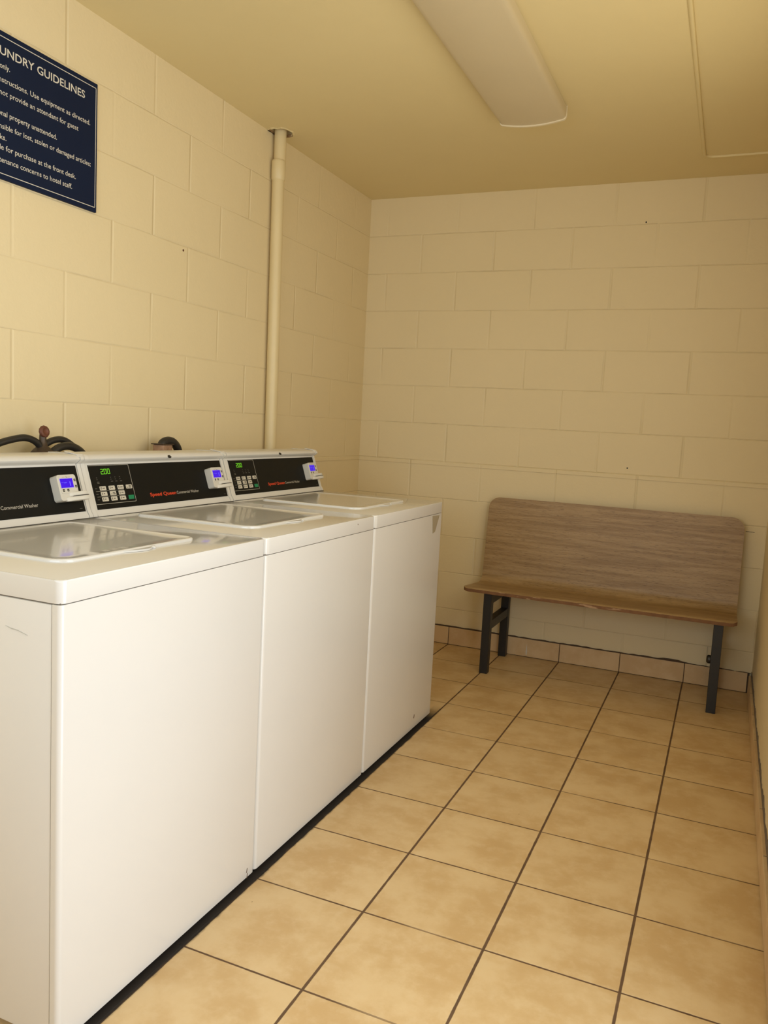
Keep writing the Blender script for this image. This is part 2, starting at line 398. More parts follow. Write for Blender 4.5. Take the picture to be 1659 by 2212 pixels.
# baseboard of floor tile: back wall
bm = bmesh.new()
xs = [XL + .002, -0.9233, -0.6155, -0.3077, 0.0, 0.3077, 0.618, 0.905]
for a, b in zip(xs, xs[1:]): box(bm, a + .0018, b - .0018, -0.0105, -0.001, 0.003, 0.0985, 0.0014, 2)
bb = struct(obj('baseboard_back', bm, M['base_tile']))
bm = bmesh.new(); box(bm, XL + .002, 0.912, -0.0085, -0.0005, 0.0005, 0.098)
n = 90; top = []
for i in range(n + 1):
    x = XL + .002 + (0.918 - XL - .002) * i / n
    top.append((x, 0.1035 + rr.uniform(-.0018, .0022) + (0.005 if abs(x - .55) < .04 else 0) + (-.0035 if x > .63 else 0)))
prism(bm, [(XL + .002, 0.0975), (0.918, 0.0975)] + top[::-1], -0.0085, -0.0003, 'y')
g = obj('grout', bm, M['grout'], bb)
bm = bmesh.new(); prism(bm, [(-.1755, .012), (-.1715, .012), (-.1700, .030), (-.1735, .072), (-.1775, .030)], -0.0112, -0.0104, 'y')
obj('paint_drip', bm, M['plastic'], bb)
# right wall
bm = bmesh.new()
y = -0.012; ys = [y] + [-TD0 - TS * k for k in range(0, 7)] + [SIDE[1] + .002]
for a, b in zip(ys, ys[1:]): box(bm, 0.9095, 0.9205, b + .0016, a - .0016, 0.003, 0.088, 0.0014, 2)
bb = struct(obj('baseboard_right', bm, M['base_tile']))
bm = bmesh.new(); box(bm, 0.9115, 0.9215, SIDE[1] + .002, -0.012, 0.0005, 0.0875)
n = 160; top = []
for i in range(n + 1):
    y = -0.012 + (SIDE[1] + .014) * i / n
    top.append((y, 0.108 + 0.012 * math.sin(i * .37) * rr.random() + rr.uniform(-.004, .004)))
prism(bm, [(-0.012, .086), (SIDE[1] + .002, .086)] + top[::-1], 0.9195, 0.9221, 'x')
obj('grout', bm, M['grey_grout'], bb)

# concrete step outside the doorway
bm = bmesh.new(); box(bm, -2.5, XR + .12, -8.0, YF - .12, -0.15, -0.02); box(bm, XR + .12, 4.5, -8.0, 0, -0.15, -0.02)
struct(obj('trim_4', bm, M['concrete']))

# raised, painted-over access panel in the ceiling
t = empty('ceiling_access_panel', (0.70, -0.95, HC), 'shallow rounded rectangular panel painted into the ceiling near the right wall', 'panel')
X0, X1, Y0, Y1 = 0.518, 0.895, -2.35, -0.305
def L(bm, o): return xf_bm(bm, Matrix.Translation(-Vector(o.location)))
bm = bmesh.new(); outer = rrect(X0 - .016, X1 + .016, Y0 - .016, Y1 + .016, 0.052, 8); inner = rrect(X0, X1, Y0, Y1, 0.036, 8)
def ring(bm, outer, inner, levels):
    # levels: list of (t, z): t=0 outer, 1 inner outline
    loops = []
    for tt, z in levels:
        loops.append([bm.verts.new((a[0] * (1 - tt) + b[0] * tt, a[1] * (1 - tt) + b[1] * tt, z)) for a, b in zip(outer, inner)])
    for A, B in zip(loops, loops[1:]):
        for k in range(len(A)): bm.faces.new((A[k], A[(k + 1) % len(A)], B[(k + 1) % len(A)], B[k]))
ring(bm, outer, inner, [(0, HC - .0002), (0.15, HC - .005), (0.4, HC - .0085), (0.7, HC - .0095), (0.92, HC - .0080), (1, HC - .0010), (1.0, HC - .0002)])
obj('frame', L(bm, t), M['ceiling'], t, smooth=True)
bm = prism(bmesh.new(), rrect(X0 + .0015, X1 - .0015, Y0 + .0015, Y1 - .0015, 0.035, 8), HC - .0012, HC - .0001, 'z')
obj('panel', L(bm, t), M['ceiling'], t)

# ================================================================== CEILING LIGHT
LX0, LX1, LY1, LY0 = -0.212, 0.046, -1.000, -2.235
t = empty('ceiling_light', ((LX0 + LX1) / 2, (LY0 + LY1) / 2, HC), 'long cream wraparound fluorescent ceiling light, unlit, with curved lens', 'ceiling light')
cx = (LX0 + LX1) / 2; hw = (LX1 - LX0) / 2
prof = [(cx + hw, HC - .030), (cx + hw - .001, HC - .037), (cx + hw - .004, HC - .0425)]
for i in range(21):
    a = -1 + 2 * i / 20; prof.append((cx - (hw - .009) * a, HC - .0465 - .0125 * (1 - a * a)))
prof += [(cx - hw + .004, HC - .0425), (cx - hw + .001, HC - .037), (cx - hw, HC - .030)]
lens = [(cx + hw, HC - .006)] + prof + [(cx - hw, HC - .006)]
obj('diffuser', L(prism(bmesh.new(), lens, LY0 + .006, LY1 - .008, 'y'), t), M['lens'], t, smooth=True)
obj('housing', L(bx(LX0 + .004, LX1 - .004, LY0 + .004, LY1 - .004, HC - .0062, HC - .0003), t), M['white_trim'], t)
cap = [(cx + (p[0] - cx) * 1.012, HC - (HC - p[1]) * 1.06 - .001) for p in prof]
cap = [(cx + hw * 1.012, HC - .0005)] + cap + [(cx - hw * 1.012, HC - .0005)]
for y0, y1 in ((LY1 - .010, LY1), (LY0, LY0 + .010)):
    obj('end_cap', L(bevel_all(prism(bmesh.new(), cap, y0, y1, 'y'), .0015, 2, 50), t), M['lens_end'], t, smooth=True)

# ================================================================== DRAIN PIPE
t = empty('drain_pipe', (-1.186, -1.030, 0.0), 'cream painted vertical pipe rising behind the far washer into a ragged ceiling hole', 'pipe')
def pp(z): # the pipe leans very slightly
    return Vector((PX, -1.0165 - 0.0127 * z, z))
bm = tube(bmesh.new(), [pp(0.001), pp(2.250)], 0.0265, 28); obj('lower_pipe', L(bm, t), M['pipe_paint'], t, smooth=True)
a = pp(2.23); b = pp(2.315); d = (b - a).normalized()
bm = tube(bmesh.new(), [a, a + d * .006, b - d * .010, b - d * .003, b], [0.0268, 0.0305, 0.0305, 0.0290, 0.0262], 28); obj('coupling', L(bm, t), M['pipe_paint'], t, smooth=True)
up = Vector((0, 0.009, 0))
bm = tube(bmesh.new(), [pp(2.30) + up, pp(HC + .09) + up], 0.0262, 28); obj('upper_pipe', L(bm, t), M['pipe_paint'], t, smooth=True)
# torn plaster lip around the hole: belongs to the ceiling edge
bm = bmesh.new()
lo = []; li = []; lm = []
for k, (hx, hy) in enumerate(hole):
    d = Vector((hx - PX, hy - PYT)).normalized()
    lo.append(bm.verts.new((max(XL + .002, hx + d.x * rr.uniform(.006, .016)), hy + d.y * rr.uniform(.006, .016), HC - .0003)))
    lm.append(bm.verts.new((max(XL + .002, hx + d.x * .003), hy + d.y * .003, HC - rr.uniform(.002, .005))))
    li.append(bm.verts.new((max(XL + .002, hx + d.x * .001), hy + d.y * .001, HC + rr.uniform(.004, .012))))
for A, B in ((lo, lm), (lm, li)):
    for k in range(26): bm.faces.new((A[k], A[(k + 1) % 26], B[(k + 1) % 26], B[k]))
for f in bm.faces:
    f.material_index = 1 if all(v in li or v in lm for v in f.verts) else 0
struct(obj('trim_5', bm, [M['ceiling'], M['torn']]))

# ================================================================== LAUNDRY SIGN
SY0, SY1, SZ0, SZ1 = -2.575, -2.106, 1.827, 2.2195
t = empty('wall_sign', (XL, (SY0 + SY1) / 2, SZ0), 'navy blue laundry guidelines sign with white lettering on the left wall', 'sign')
obj('panel', L(bx(XL + .0005, XL + .0095, SY0, SY1, SZ0, SZ1, 0.0008, 1), t), M['navy'], t)
bm = bmesh.new(); b0, b1, c0, c1, lw = SY0 + .0065, SY1 - .0065, SZ0 + .0135, SZ1 - .0135, .0021
for (a, b, c, d) in ((b0, b1, c1 - lw, c1), (b0, b1, c0, c0 + lw), (b0, b0 + lw, c0, c1), (b1 - lw, b1, c0, c1)): box(bm, XL + .0095, XL + .0099, a, b, c, d)
obj('border_line', L(bm, t), M['sign_white'], t)
ROT_WALL = Matrix(((0, 0, 1, 0), (1, 0, 0, 0), (0, 1, 0, 0), (0, 0, 0, 1)))     # (u,v,n) -> (y,z,x) as seen from the room
def wall_text(bm, txt, yend, z, h, scale, ystart=None, bold=0.0):
    s = text_bm(txt, h, None, bold)
    wdt = max(v.co.x for v in s.verts)
    k = scale if ystart is None else (yend - ystart) / wdt
    for v in s.verts: v.co.x *= k
    wdt *= k
    join_bm(bm, s, Matrix.Translation((XL + .0100, yend - wdt, z)) @ ROT_WALL)
bm = bmesh.new(); wall_text(bm, 'LAUNDRY GUIDELINES', -2.161, 2.1575, 0.0228, 1, ystart=-2.518, bold=0.012)
obj('title_lettering', L(bm, t), M['sign_white'], t)
for txt, y0_, ye, z in (('only.', -2.478, -2.444, 2.1215), ('instructions. Use equipment as directed.', -2.486, -2.138, 2.0855), ('not provide an attendant for guest', -2.479, -2.187, 2.0520),
                        ('personal property unattended.', -2.520, -2.273, 1.9970), ('responsible for lost, stolen or damaged articles;', -2.527, -2.134, 1.9620), ('risks.', -2.500, -2.456, 1.9330),
                        ('available for purchase at the front desk.', -2.535, -2.196, 1.9055), ('maintenance concerns to hotel staff.', -2.520, -2.211, 1.8720)):
    bm = bmesh.new(); wall_text(bm, txt, ye, z, 0.0150, 1, ystart=y0_, bold=0.004)
    obj('text_line', L(bm, t), M['sign_white'], t)

# ================================================================== WASHERS
XF, YM, WM, ZT = -0.32285, -1.09453, 0.67741, 0.8988
NX, NZ = 0.94947, 0.31387            # console face normal (x, z)
TXs, TZs = -0.31387, 0.94947         # up the face
AX, AZ = -0.8950, 0.9170             # foot of the black panel
# face frame: u along -y..+y (local y), v up the slope, n outwards
def face_matrix(org):
    return Matrix(((0, TXs, NX, AX - org[0]), (1, 0, 0, -org[1]), (0, TZs, NZ, AZ - org[2]), (0, 0, 0, 1)))
ORG = Vector((XF - 0.35, YM - WM / 2, 0.0))
FM = Matrix.Translation((0, YM, 0)) @ Matrix(((0, TXs, NX, AX), (1, 0, 0, 0), (0, TZs, NZ, AZ), (0, 0, 0, 1)))
def W(bm): return xf_bm(bm, Matrix.Translation(-ORG))              # world of the far washer -> washer's own space
def F(bm): return W(xf_bm(bm, FM))                                # face frame -> washer's own space
def fbox(bm, u0, u1, v0, v1, n0, n1, bev=0, seg=2): return box(bm, u0, u1, v0, v1, n0, n1, bev, seg)

def seg_digit(bm, u, v, w_, h_, segs, t_=.0015):
    S = {'a': (u, u + w_, v + h_ - t_, v + h_), 'g': (u, u + w_, v + h_ / 2 - t_ / 2, v + h_ / 2 + t_ / 2), 'd': (u, u + w_, v, v + t_),
         'f': (u, u + t_, v + h_ / 2, v + h_), 'b': (u + w_ - t_, u + w_, v + h_ / 2, v + h_), 'e': (u, u + t_, v, v + h_ / 2), 'c': (u + w_ - t_, u + w_, v, v + h_ / 2)}
    for s in segs: a = S[s]; fbox(bm, a[0], a[1], a[2], a[3], .0013, .0016)

def make_washer():
    t = empty('washing_machine', ORG, '', 'washing machine', 'row of white washing machines')
    y1, y0 = YM - .0016, YM - WM + .0016
    xb = XF - 0.70
    # cabinet shell (sides and back), front panel wraps round the corners
    bm = bmesh.new(); box(bm, xb, XF - .0215, y0, y1, 0.016, 0.8535, 0.004, 2)
    obj('cabinet', W(bm), M['white'], t, smooth=True)
    bm = prism(bmesh.new(), rrect(XF - .0200, XF, y0, y1, [.010, 0, 0, .010], 6), 0.012, 0.8540, 'z'); bevel_all(bm, .0015, 2, 60)
    obj('front_panel', W(bm), M['white'], t, smooth=True)
    obj('toe_gap', W(bx(xb + .03, XF - .03, y0 + .02, y1 - .02, 0.002, 0.018)), M['gap'], t)  # dark block in place of the shade under the cabinet
    for fx in (XF - .07, xb + .07):
        for fy in (y0 + .06, y1 - .06):
            bm = lathe(bmesh.new(), [(.017, 0.0), (.019, .003), (.019, .010), (.010, .011), (.010, .018)], 16, Matrix.Translation((fx, fy, 0)))
            obj('foot', W(bm), M['black'], t)
    obj('top_gasket', W(bx(xb + .01, XF - .0035, y0 + .003, y1 - .003, 0.8530, 0.8570)), M['seam'], t)
    # top with rolled edges
    bm = prism(bmesh.new(), rrect(xb, XF + .0012, y0 - .0004, y1 + .0004, [.016, .004, .004, .016], 6), 0.8556, ZT, 'z')
    te = [e for e in bm.edges if all(abs(v.co.z - ZT) < 1e-5 for v in e.verts)]; be = [e for e in bm.edges if all(abs(v.co.z - .8556) < 1e-5 for v in e.verts)]
    bmesh.ops.bevel(bm, geom=te, offset=.0075, segments=5, profile=.5, affect='EDGES', clamp_overlap=True)
    be = [e for e in bm.edges if all(abs(v.co.z - .8556) < 1e-5 for v in e.verts)]
    bmesh.ops.bevel(bm, geom=be, offset=.0016, segments=2, profile=.5, affect='EDGES', clamp_overlap=True)
    top = obj('top_panel', W(bm), M['white_top'], t, smooth=True)
    # lid: raised rounded plate with a rolled rim
    lx1, lx0, ly1, ly0 = XF - .112, XF - .515, YM - .132, YM - .562
    lid_o = rrect(lx0, lx1, ly0, ly1, [.030, .022, .022, .045], 8)
    def inset(d): return rrect(lx0 + d, lx1 - d, ly0 + d, ly1 - d, [max(.004, .030 - d), max(.004, .022 - d), max(.004, .022 - d), max(.004, .045 - d)], 8)
    bm = bmesh.new(); loops = []
    for d, z in ((0, ZT - .001), (0, ZT + .0035), (.0012, ZT + .0056), (.0035, ZT + .0068), (.0065, ZT + .0066), (.0095, ZT + .0050), (.014, ZT + .0040), (.05, ZT + .0034)):
        loops.append([bm.verts.new((p[0], p[1], z)) for p in inset(d)])
    for A, B in zip(loops, loops[1:]):
        for k in range(len(A)): bm.faces.new((A[k], A[(k + 1) % len(A)], B[(k + 1) % len(A)], B[k]))
    bm.faces.new(loops[-1]); bm.faces.new(loops[0][::-1])
    lid = obj('lid', W(bm), M['white_top'], t, smooth=True)
    # finger lip at the front edge of the lid
    bm = bmesh.new(); pts = []
    for i in range(15):
        a = i / 14; pts.append((lx1 - .001 + .017 * math.sin(math.pi * min(1, a ** 1.35)), YM - .395 + .10 * a))
    pts += [(lx1 - .006, YM - .295), (lx1 - .006, YM - .395)]
    prism(bm, pts, ZT + .0006, ZT + .0046, 'z'); bevel_all(bm, .0014, 2, 40)
    obj('lid_lip', W(bm), M['white_top'], lid, smooth=True)
    bm = lathe(bmesh.new(), [(.006, 0), (.0065, .003), (.004, .0055), (.001, .006)], 14, Matrix.Translation((lx1 + .004, YM - .300, ZT + .0004)))
    obj('lid_bumper', W(bm), M['white_top'], lid, smooth=True)
    # console
    cpr = [(-.8838, .8990), (-.8872, .9065), (AX + .0, AZ), (AX + TXs * .136, AZ + TZs * .136), (-.9345, 1.0480), (-.9225, 1.0565), (-.9210, 1.0600), (-.9232, 1.0645), (-.9300, 1.0700), (-.9400, 1.0722), (-1.040, 1.0722), (-1.046, 1.066), (-1.046, .8990)]
    off = [(x + (.0016 if i in (1, 2, 3, 4, 5, 6, 7, 8) else 0), z + (.0014 if i in (7, 8, 9, 10, 11) else 0)) for i, (x, z) in enumerate(cpr)]
    bm = prism(bmesh.new(), cpr, YM - .6460, YM + .0040, 'y')
    con = obj('console', W(bm), M['white_trim'], t, smooth=True)
    for a, b in ((YM + .0058, YM + .0205), (YM - .6655, YM - .6478)):
        bm = bevel_all(prism(bmesh.new(), off, a, b, 'y'), .0016, 2, 25)
        obj('end_cap', W(bm), M['white_trim'], con, smooth=True)
    # thin hooked lip standing up at the right end
    bm = prism(bmesh.new(), [(-.9225, 1.0655), (-.9300, 1.0735), (-.9740, 1.0790), (-.9740, 1.0772), (-.9310, 1.0712), (-.9240, 1.0645)], YM + .000, YM + .0212, 'y')
    obj('hinge_lip', W(bm), M['white_trim'], con)
    obj('base_seam', W(bx(-.8875, -.8800, YM - .664, YM + .019, .8982, .8999)), M['gap'], con)  # dark strip painting the shaded gap at the console foot
    # black control panel
    obj('control_panel', F(fbox(bmesh.new(), -.6382, .0003, 0, .1305, -.001, .0012)), M['black_panel'], con)
    # screw plug on the bulge of the lip
    d = Vector((.55, 0, .83)); mm = Matrix.Translation((-.9235, YM - .294, 1.0615)) @ d.to_track_quat('Z', 'Y').to_matrix().to_4x4()
    obj('screw_hole_plug', W(lathe(bmesh.new(), [(.0082, -.001), (.0082, .0018), (.005, .0028)], 16, mm)), M['black'], con)
    # keypad
    kp = obj('keypad_outline', F(keypad_outline()), M['greykey'], con)
    rows = [.0546, .0384, .0224]
    for r, v in enumerate(rows):
        for c in range(4 if r == 0 else 3):
            u = -.6122 + .0362 * c
            bm = prism(bmesh.new(), rrect(u, u + .0250, v, v + .0122, .0018, 3), .0012, .0022, 'z')
            obj('key', F(bm), M['key'], con)
    bm = prism(bmesh.new(), rrect(-.5025, -.4795, .0224, .0346, .0010, 3), .0012, .0022, 'z'); obj('start_key', F(bm), M['green_key'], con)['label'] = 'green start key'
    bm = bmesh.new()
    for r, v in enumerate(rows):
        for c in range(4 if r == 0 else 3):
            u = -.6122 + .0362 * c; q = random.Random(r * 4 + c); bm = bmesh.new()
            if (r, c) in ((0, 3), (1, 1)):
                fbox(bm, u + .011, u + .0205, v + .0066, v + .0090, .00222, .0024); fbox(bm, u + .012, u + .0215, v + .0026, v + .0050, .00222, .0024)
                fbox(bm, u + .004, u + .0085, v + .0030, v + .0048, .00222, .0024)
            else:
                fbox(bm, u + .0040, u + .0062, v + .0030, v + .0094, .00222, .0024)
                if r == 0: fbox(bm, u + .0040, u + .0080, v + .0084, v + .0094, .00222, .0024)
                fbox(bm, u + .0105, u + .0105 + .004 + .0065 * q.random(), v + .0052, v + .0075, .00222, .0024)
            obj('key_legend', F(bm), M['ink'], con)
    bm = bmesh.new(); seg_digit(bm, -.5925, .1020, .0098, .0158, 'abged'); seg_digit(bm, -.5795, .1020, .0098, .0158, 'abcdef'); seg_digit(bm, -.5660, .1020, .0098, .0158, 'abcdef')
    fbox(bm, -.5818, -.5805, .1020, .1036, .0013, .0016)
    obj('price_digits', F(bm), M['digits'], con)['label'] = 'glowing green price digits'
    # printed words
    bm = bmesh.new(); s = text_bm('Speed Queen', .0114, .1255, bold=.024); join_bm(bm, s, Matrix.Translation((-.4052, .0246, .0014)))
    obj('maker_lettering', F(bm), M['red_print'], con)['label'] = 'red printed maker name'
    bm = bmesh.new(); s = text_bm('Commercial Washer', .0098, .1165, bold=.004); join_bm(bm, s, Matrix.Translation((-.2755, .0250, .0014)))
    obj('printed_lettering', F(bm), M['grey_print'], con)['label'] = 'grey printed words'
    # card reader
    cr = F(bevel_all(prism(bmesh.new(), rrect(-.1015, -.0350, .0305, .1010, .0075, 5), .0011, .0262, 'z'), .0035, 3, 60))
    cr = obj('card_reader', cr, M['plastic'], con, smooth=True)
    return t, con
def keypad_outline():
    bm = bmesh.new()
    u0, u1, v0, v1, w_ = -.6375, -.4725, .0145, .1290, .0012
    fbox(bm, u0, u1 - .003, v1 - w_, v1, .0012, .0015); fbox(bm, u0, u1 - .003, v0, v0 + w_, .0012, .0015); fbox(bm, u1 - w_, u1, v0 + .003, v1 - .003, .0012, .0015)
    for cv, s in ((v1 - .003, 1), (v0 + .003, -1)):
        A = [(u1 - .003 + .003 * math.cos(a), cv + s * .003 * math.sin(a)) for a in [math.pi / 2 * i / 4 for i in range(5)]]
        B = [(u1 - .003 + (.003 - w_) * math.cos(a), cv + s * (.003 - w_) * math.sin(a)) for a in [math.pi / 2 * i / 4 for i in range(5)]]
        prism(bm, A + B[::-1], .0012, .0015, 'z')
    for v in (.0525, .0363): fbox(bm, -.6285, -.5150, v, v + .0006, .0012, .0014)
    return bm
washer, con0 = make_washer()
con = con0
# small dim indicator marks
bm = bmesh.new()
for u, vs in ((-.6160, (.0915, .0860, .0790, .0752)), (-.5600, (.0915, .0855, .0790)), (-.5420, (.0915, .0855, .0790)), (-.5225, (.0915, .0855, .0790))):
    for i, v in enumerate(vs):
        wd = .0085 if i >= 2 else .0035
        fbox(bm, u, u + wd, v, v + .0016, .0012, .0014)
    obj('indicator_print', F(bm), M['dimprint'], con); bm = bmesh.new()
for v in (.060, .0438, .0278): obj('row_label', F(fbox(bmesh.new(), -.6300, -.6215, v, v + .0015, .0012, .0014)), M['dimprint'], con)
obj('small_print', F(fbox(bmesh.new(), -.020, -.010, .0085, .0095, .0012, .0014)), M['dimprint'], con)
# card reader details, third level is not deeper than console's children: kept beside the reader
D = .0262
bm = prism(bmesh.new(), rrect(-.0960, -.0400, .0500, .0985, .004, 4), D - .001, D + .0016, 'z'); obj('reader_bezel', F(bevel_all(bm, .0008, 2, 60)), M['plastic'], con, smooth=True)
obj('screen_surround', F(fbox(bmesh.new(), -.0950, -.0490, .0638, .0910, D + .001, D + .0019)), M['screen_glow'], con)
obj('screen', F(fbox(bmesh.new(), -.0938, -.0502, .0650, .0898, D + .0012, D + .0022)), M['screen'], con)['label'] = 'glowing blue screen'
bm = bmesh.new(); join_bm(bm, text_bm('1', .0125, .0035), Matrix.Translation((-.0625, .0695, D + .0024)))
for a, b, v in ((-.091, -.083, .079), (-.082, -.074, .0772), (-.081, -.071, .0790)): fbox(bm, a, b, v, v + .0008, D + .0022, D + .0024)
obj('screen_characters', F(bm), M['screen_text'], con)
for u, v in ((-.0430, .0815), (-.0425, .0640), (-.0888, .0545), (-.0730, .0545)):
    obj('reader_button', F(fbox(bmesh.new(), u - .0022, u + .0042, v, v + .0068, D + .001, D + .0024, .0004, 1)), M['black'], con)
bm = bmesh.new()
for u, v in ((-.0430, .0815), (-.0425, .0640), (-.0888, .0545), (-.0730, .0545)): obj('button_mark', F(fbox(bmesh.new(), u - .0005, u + .0022, v + .0022, v + .0040, D + .0024, D + .0026)), M['key'], con)
bm = bmesh.new(); fbox(bm, -.084, -.074, .0940, .0947, D + .0016, D + .0018); fbox(bm, -.066, -.056, .0936, .0943, D + .0016, D + .0018); prism(bm, [(-.072, .0955), (-.067, .0945), (-.066, .0925), (-.070, .0935)], D + .0016, D + .0018, 'z')
obj('reader_print', F(bm), M['ink'], con)
# card slot wedge: upper and lower jaw with a dark slot between
lo = [(-.0820, .0262 - .008), (-.0820, D + .001), (-.060, D + .0075), (-.032, D + .0140), (-.0130, D + .0150), (-.0130, D + .0010), (-.034, D - .010)]
up = [(-.0700, D - .003), (-.0700, D + .0008), (-.058, D + .0045), (-.032, D + .0115), (-.0150, D + .0125), (-.0150, D + .002), (-.034, D - .006)]
def wedge(poly, v0, v1, bev=.0012):
    # outline in (u, n), extruded along v
    b = bmesh.new(); A = [b.verts.new((p[0], v0, p[1])) for p in poly]; B = [b.verts.new((p[0], v1, p[1])) for p in poly]
    b.faces.new(A); b.faces.new(B[::-1])
    for i in range(len(poly)): b.faces.new((A[i], B[i], B[(i + 1) % len(poly)], A[(i + 1) % len(poly)]))
    bmesh.ops.recalc_face_normals(b, faces=b.faces[:])
    return bevel_all(b, bev, 2, 20)
obj('slot_lower_jaw', F(wedge(lo, .0275, .0394, .0025)), M['plastic'], con, smooth=True)
obj('slot_upper_jaw', F(wedge(up, .0406, .0520, .0025)), M['plastic'], con, smooth=True)
obj('card_slot', F(wedge([(-.060, D), (-.060, D + .0068), (-.032, D + .0128), (-.0140, D + .0138), (-.0140, D)], .0388, .0412, .0002)), M['black'], con)

def copy_tree(o, parent=None):
    c = o.copy(); COL.objects.link(c)
    if parent: c.parent = parent
    for ch in list(o.children): copy_tree(ch, c)
    return c
washers = [washer]
for k in (1, 2):
    c = copy_tree(washer); c.location = ORG + Vector((0, -WM * k, 0)); washers.append(c)
labels = ['farthest white washing machine, nearest the bench, with a grey corner sticker on its front',
          'middle white washing machine between the two other washers, its red lettering clearest',
          'nearest white washing machine at the lower left, its near side and lid corner in view']
for wm, lb, dy in zip(washers, labels, (0, -.0125, -.0195)):
    wm['label'] = lb
    for ch in wm.children:
        if ch.name.startswith('console'): ch.location.y += dy
# one-off marks on single machines
bm = prism(bmesh.new(), [(YM - .118, .8505), (YM - .036, .8465), (YM - .080, .7830), (YM - .106, .7800)], XF + .0003, XF + .0009, 'x'); obj('corner_sticker', W(bm), M['grey_sticker'], washer)['label'] = 'grey corner sticker'  # flat grey four-sided patch high on the front panel
bm = bmesh.new(); prism(bm, [(YM - .100 * 1 - .105, .052), (YM - .198, .066), (YM - .193, .064), (YM - .197, .050)], XF + .0003, XF + .0006, 'x'); obj('paint_chip', W(bm), M['chip'], washer)
bm = lathe(bmesh.new(), [(.0022, 0), (.0022, .0004)], 10, Matrix.Translation((XF + .0013, YM - .136, .883)) @ Matrix.Rotation(math.pi / 2, 4, 'Y')); obj('dirt_speck', W(bm), M['chip'], washers[1])
bm = bmesh.new()
prism(bm, [(-.455, .800), (-.440, .7955), (-.425, .7945), (-.400, .7890), (-.402, .7900), (-.425, .7960), (-.442, .7975)], YM - WM + .0008, YM - WM + .0016, 'y')
obj('scuff', W(bm), M['scuff'], washers[2])
bm = bmesh.new()
for a, b in ((-.655, .050), (-.600, .020)): pass
for (yy, zz) in ((-.598, .12), (-.600, .135)): prism(bm, [(YM + yy * 1 + .56, zz - .11), (YM + yy + .563, zz - .11), (YM + yy + .566, zz - .098), (YM + yy + .563, zz - .098)], XF + .0003, XF + .0006, 'x')
obj('paint_chip', W(bm), M['chip'], washers[2])

# ================================================================== PLUMBING BEHIND THE WASHERS
XH = -1.135
t = empty('hose_faucet', (XH, -2.392, 1.00), 'tarnished bronze faucet with rusty red round handle behind the nearest washer', 'faucet')
bm = lathe(bmesh.new(), [(.045, 1.030), (.036, 1.062), (.026, 1.074), (.014, 1.084), (.0105, 1.100), (.0095, 1.118)], 20, Matrix.Translation((XH, -2.392, 0))); obj('valve_body', L(bm, t), M['bronze'], t, smooth=True)
bm = tube(bmesh.new(), [(XL + .001, -2.392, 1.045), (XH, -2.392, 1.045)], .013, 14); obj('supply_pipe', L(bm, t), M['bronze'], t, smooth=True)
mm = Matrix.Translation((XH + .004, -2.391, 1.1262)) @ Matrix.Rotation(math.radians(80), 4, 'Y')
bm = bmesh.new()
prof = [(.004, -.006), (.013, -.006), (.0175, -.003), (.0185, .001), (.0165, .005), (.011, .0065), (.007, .0045), (.003, .004)]
lathe(bm, prof, 12, mm); obj('handle', L(bm, t), M['rust'], t, smooth=True)['label'] = 'rusty red round handle'
def hose(name, pts, r, label):
    bm = tube(bmesh.new(), pts, r, 14, smooth_n=8); o = obj(name, bm, M['rubber'], smooth=True)
    return tag(o, label, 'hose')
hose('water_hose', [(XH, -2.398, 1.078), (XH, -2.418, 1.096), (XH, -2.448, 1.1065), (XH, -2.482, 1.106), (XH, -2.545, 1.0925), (XH, -2.62, 1.065), (XH, -2.70, 1.02), (XH, -2.74, .95)], .0100, 'black rubber hose arching left from the faucet with the red handle')
hose('water_hose', [(XH - .01, -2.386, 1.078), (XH - .01, -2.365, 1.092), (XH - .01, -2.335, 1.1015), (XH - .01, -2.302, 1.101), (XH - .01, -2.268, 1.085), (XH - .01, -2.235, 1.062), (XH - .01, -2.20, 1.02), (XH - .01, -2.19, .95)], .0100, 'upper of two black hoses arching right from the faucet with the red handle')
hose('water_hose', [(XH + .016, -2.385, 1.040), (XH + .016, -2.372, 1.062), (XH + .016, -2.345, 1.079), (XH + .016, -2.310, 1.0845), (XH + .016, -2.275, 1.076), (XH + .016, -2.245, 1.055), (XH + .016, -2.215, 1.01), (XH + .016, -2.205, .95)], .0120, 'lower thicker black hose arching right from the faucet with the red handle')
t = empty('standpipe', (XH, -1.846, .0), 'stained copper coloured drain standpipe behind the middle washer', 'pipe')
bm = bx(XH - .024, XH + .024, -1.872, -1.820, .001, 1.0865, .004, 2); obj('pipe', L(bm, t), M['copper'], t, smooth=True)
bm = bx(XH - .028, XH + .028, -1.877, -1.816, 1.0865, 1.0900, .001, 1); obj('rim', L(bm, t), M['bronze'], t)
tag(obj('drain_hose', tube(bmesh.new(), [(XH, -1.850, 1.060), (XH, -1.852, 1.082), (XH, -1.842, 1.0945), (XH, -1.815, 1.1000), (XH, -1.785, 1.0930), (XH, -1.760, 1.068), (XH, -1.752, 1.03), (XH, -1.750, .95)], [.0150] * 57, 16, smooth_n=8), M['rubber'], smooth=True),
    'thick black drain hose hooked into the copper coloured standpipe', 'hose')
o = bpy.data.objects['drain_hose']

# ================================================================== BENCH
BX0, BX1 = -.416, .826
t = empty('bench', ((BX0 + BX1) / 2, -.24, 0), 'bent plywood bench with wood grain laminate and black steel legs', 'bench')
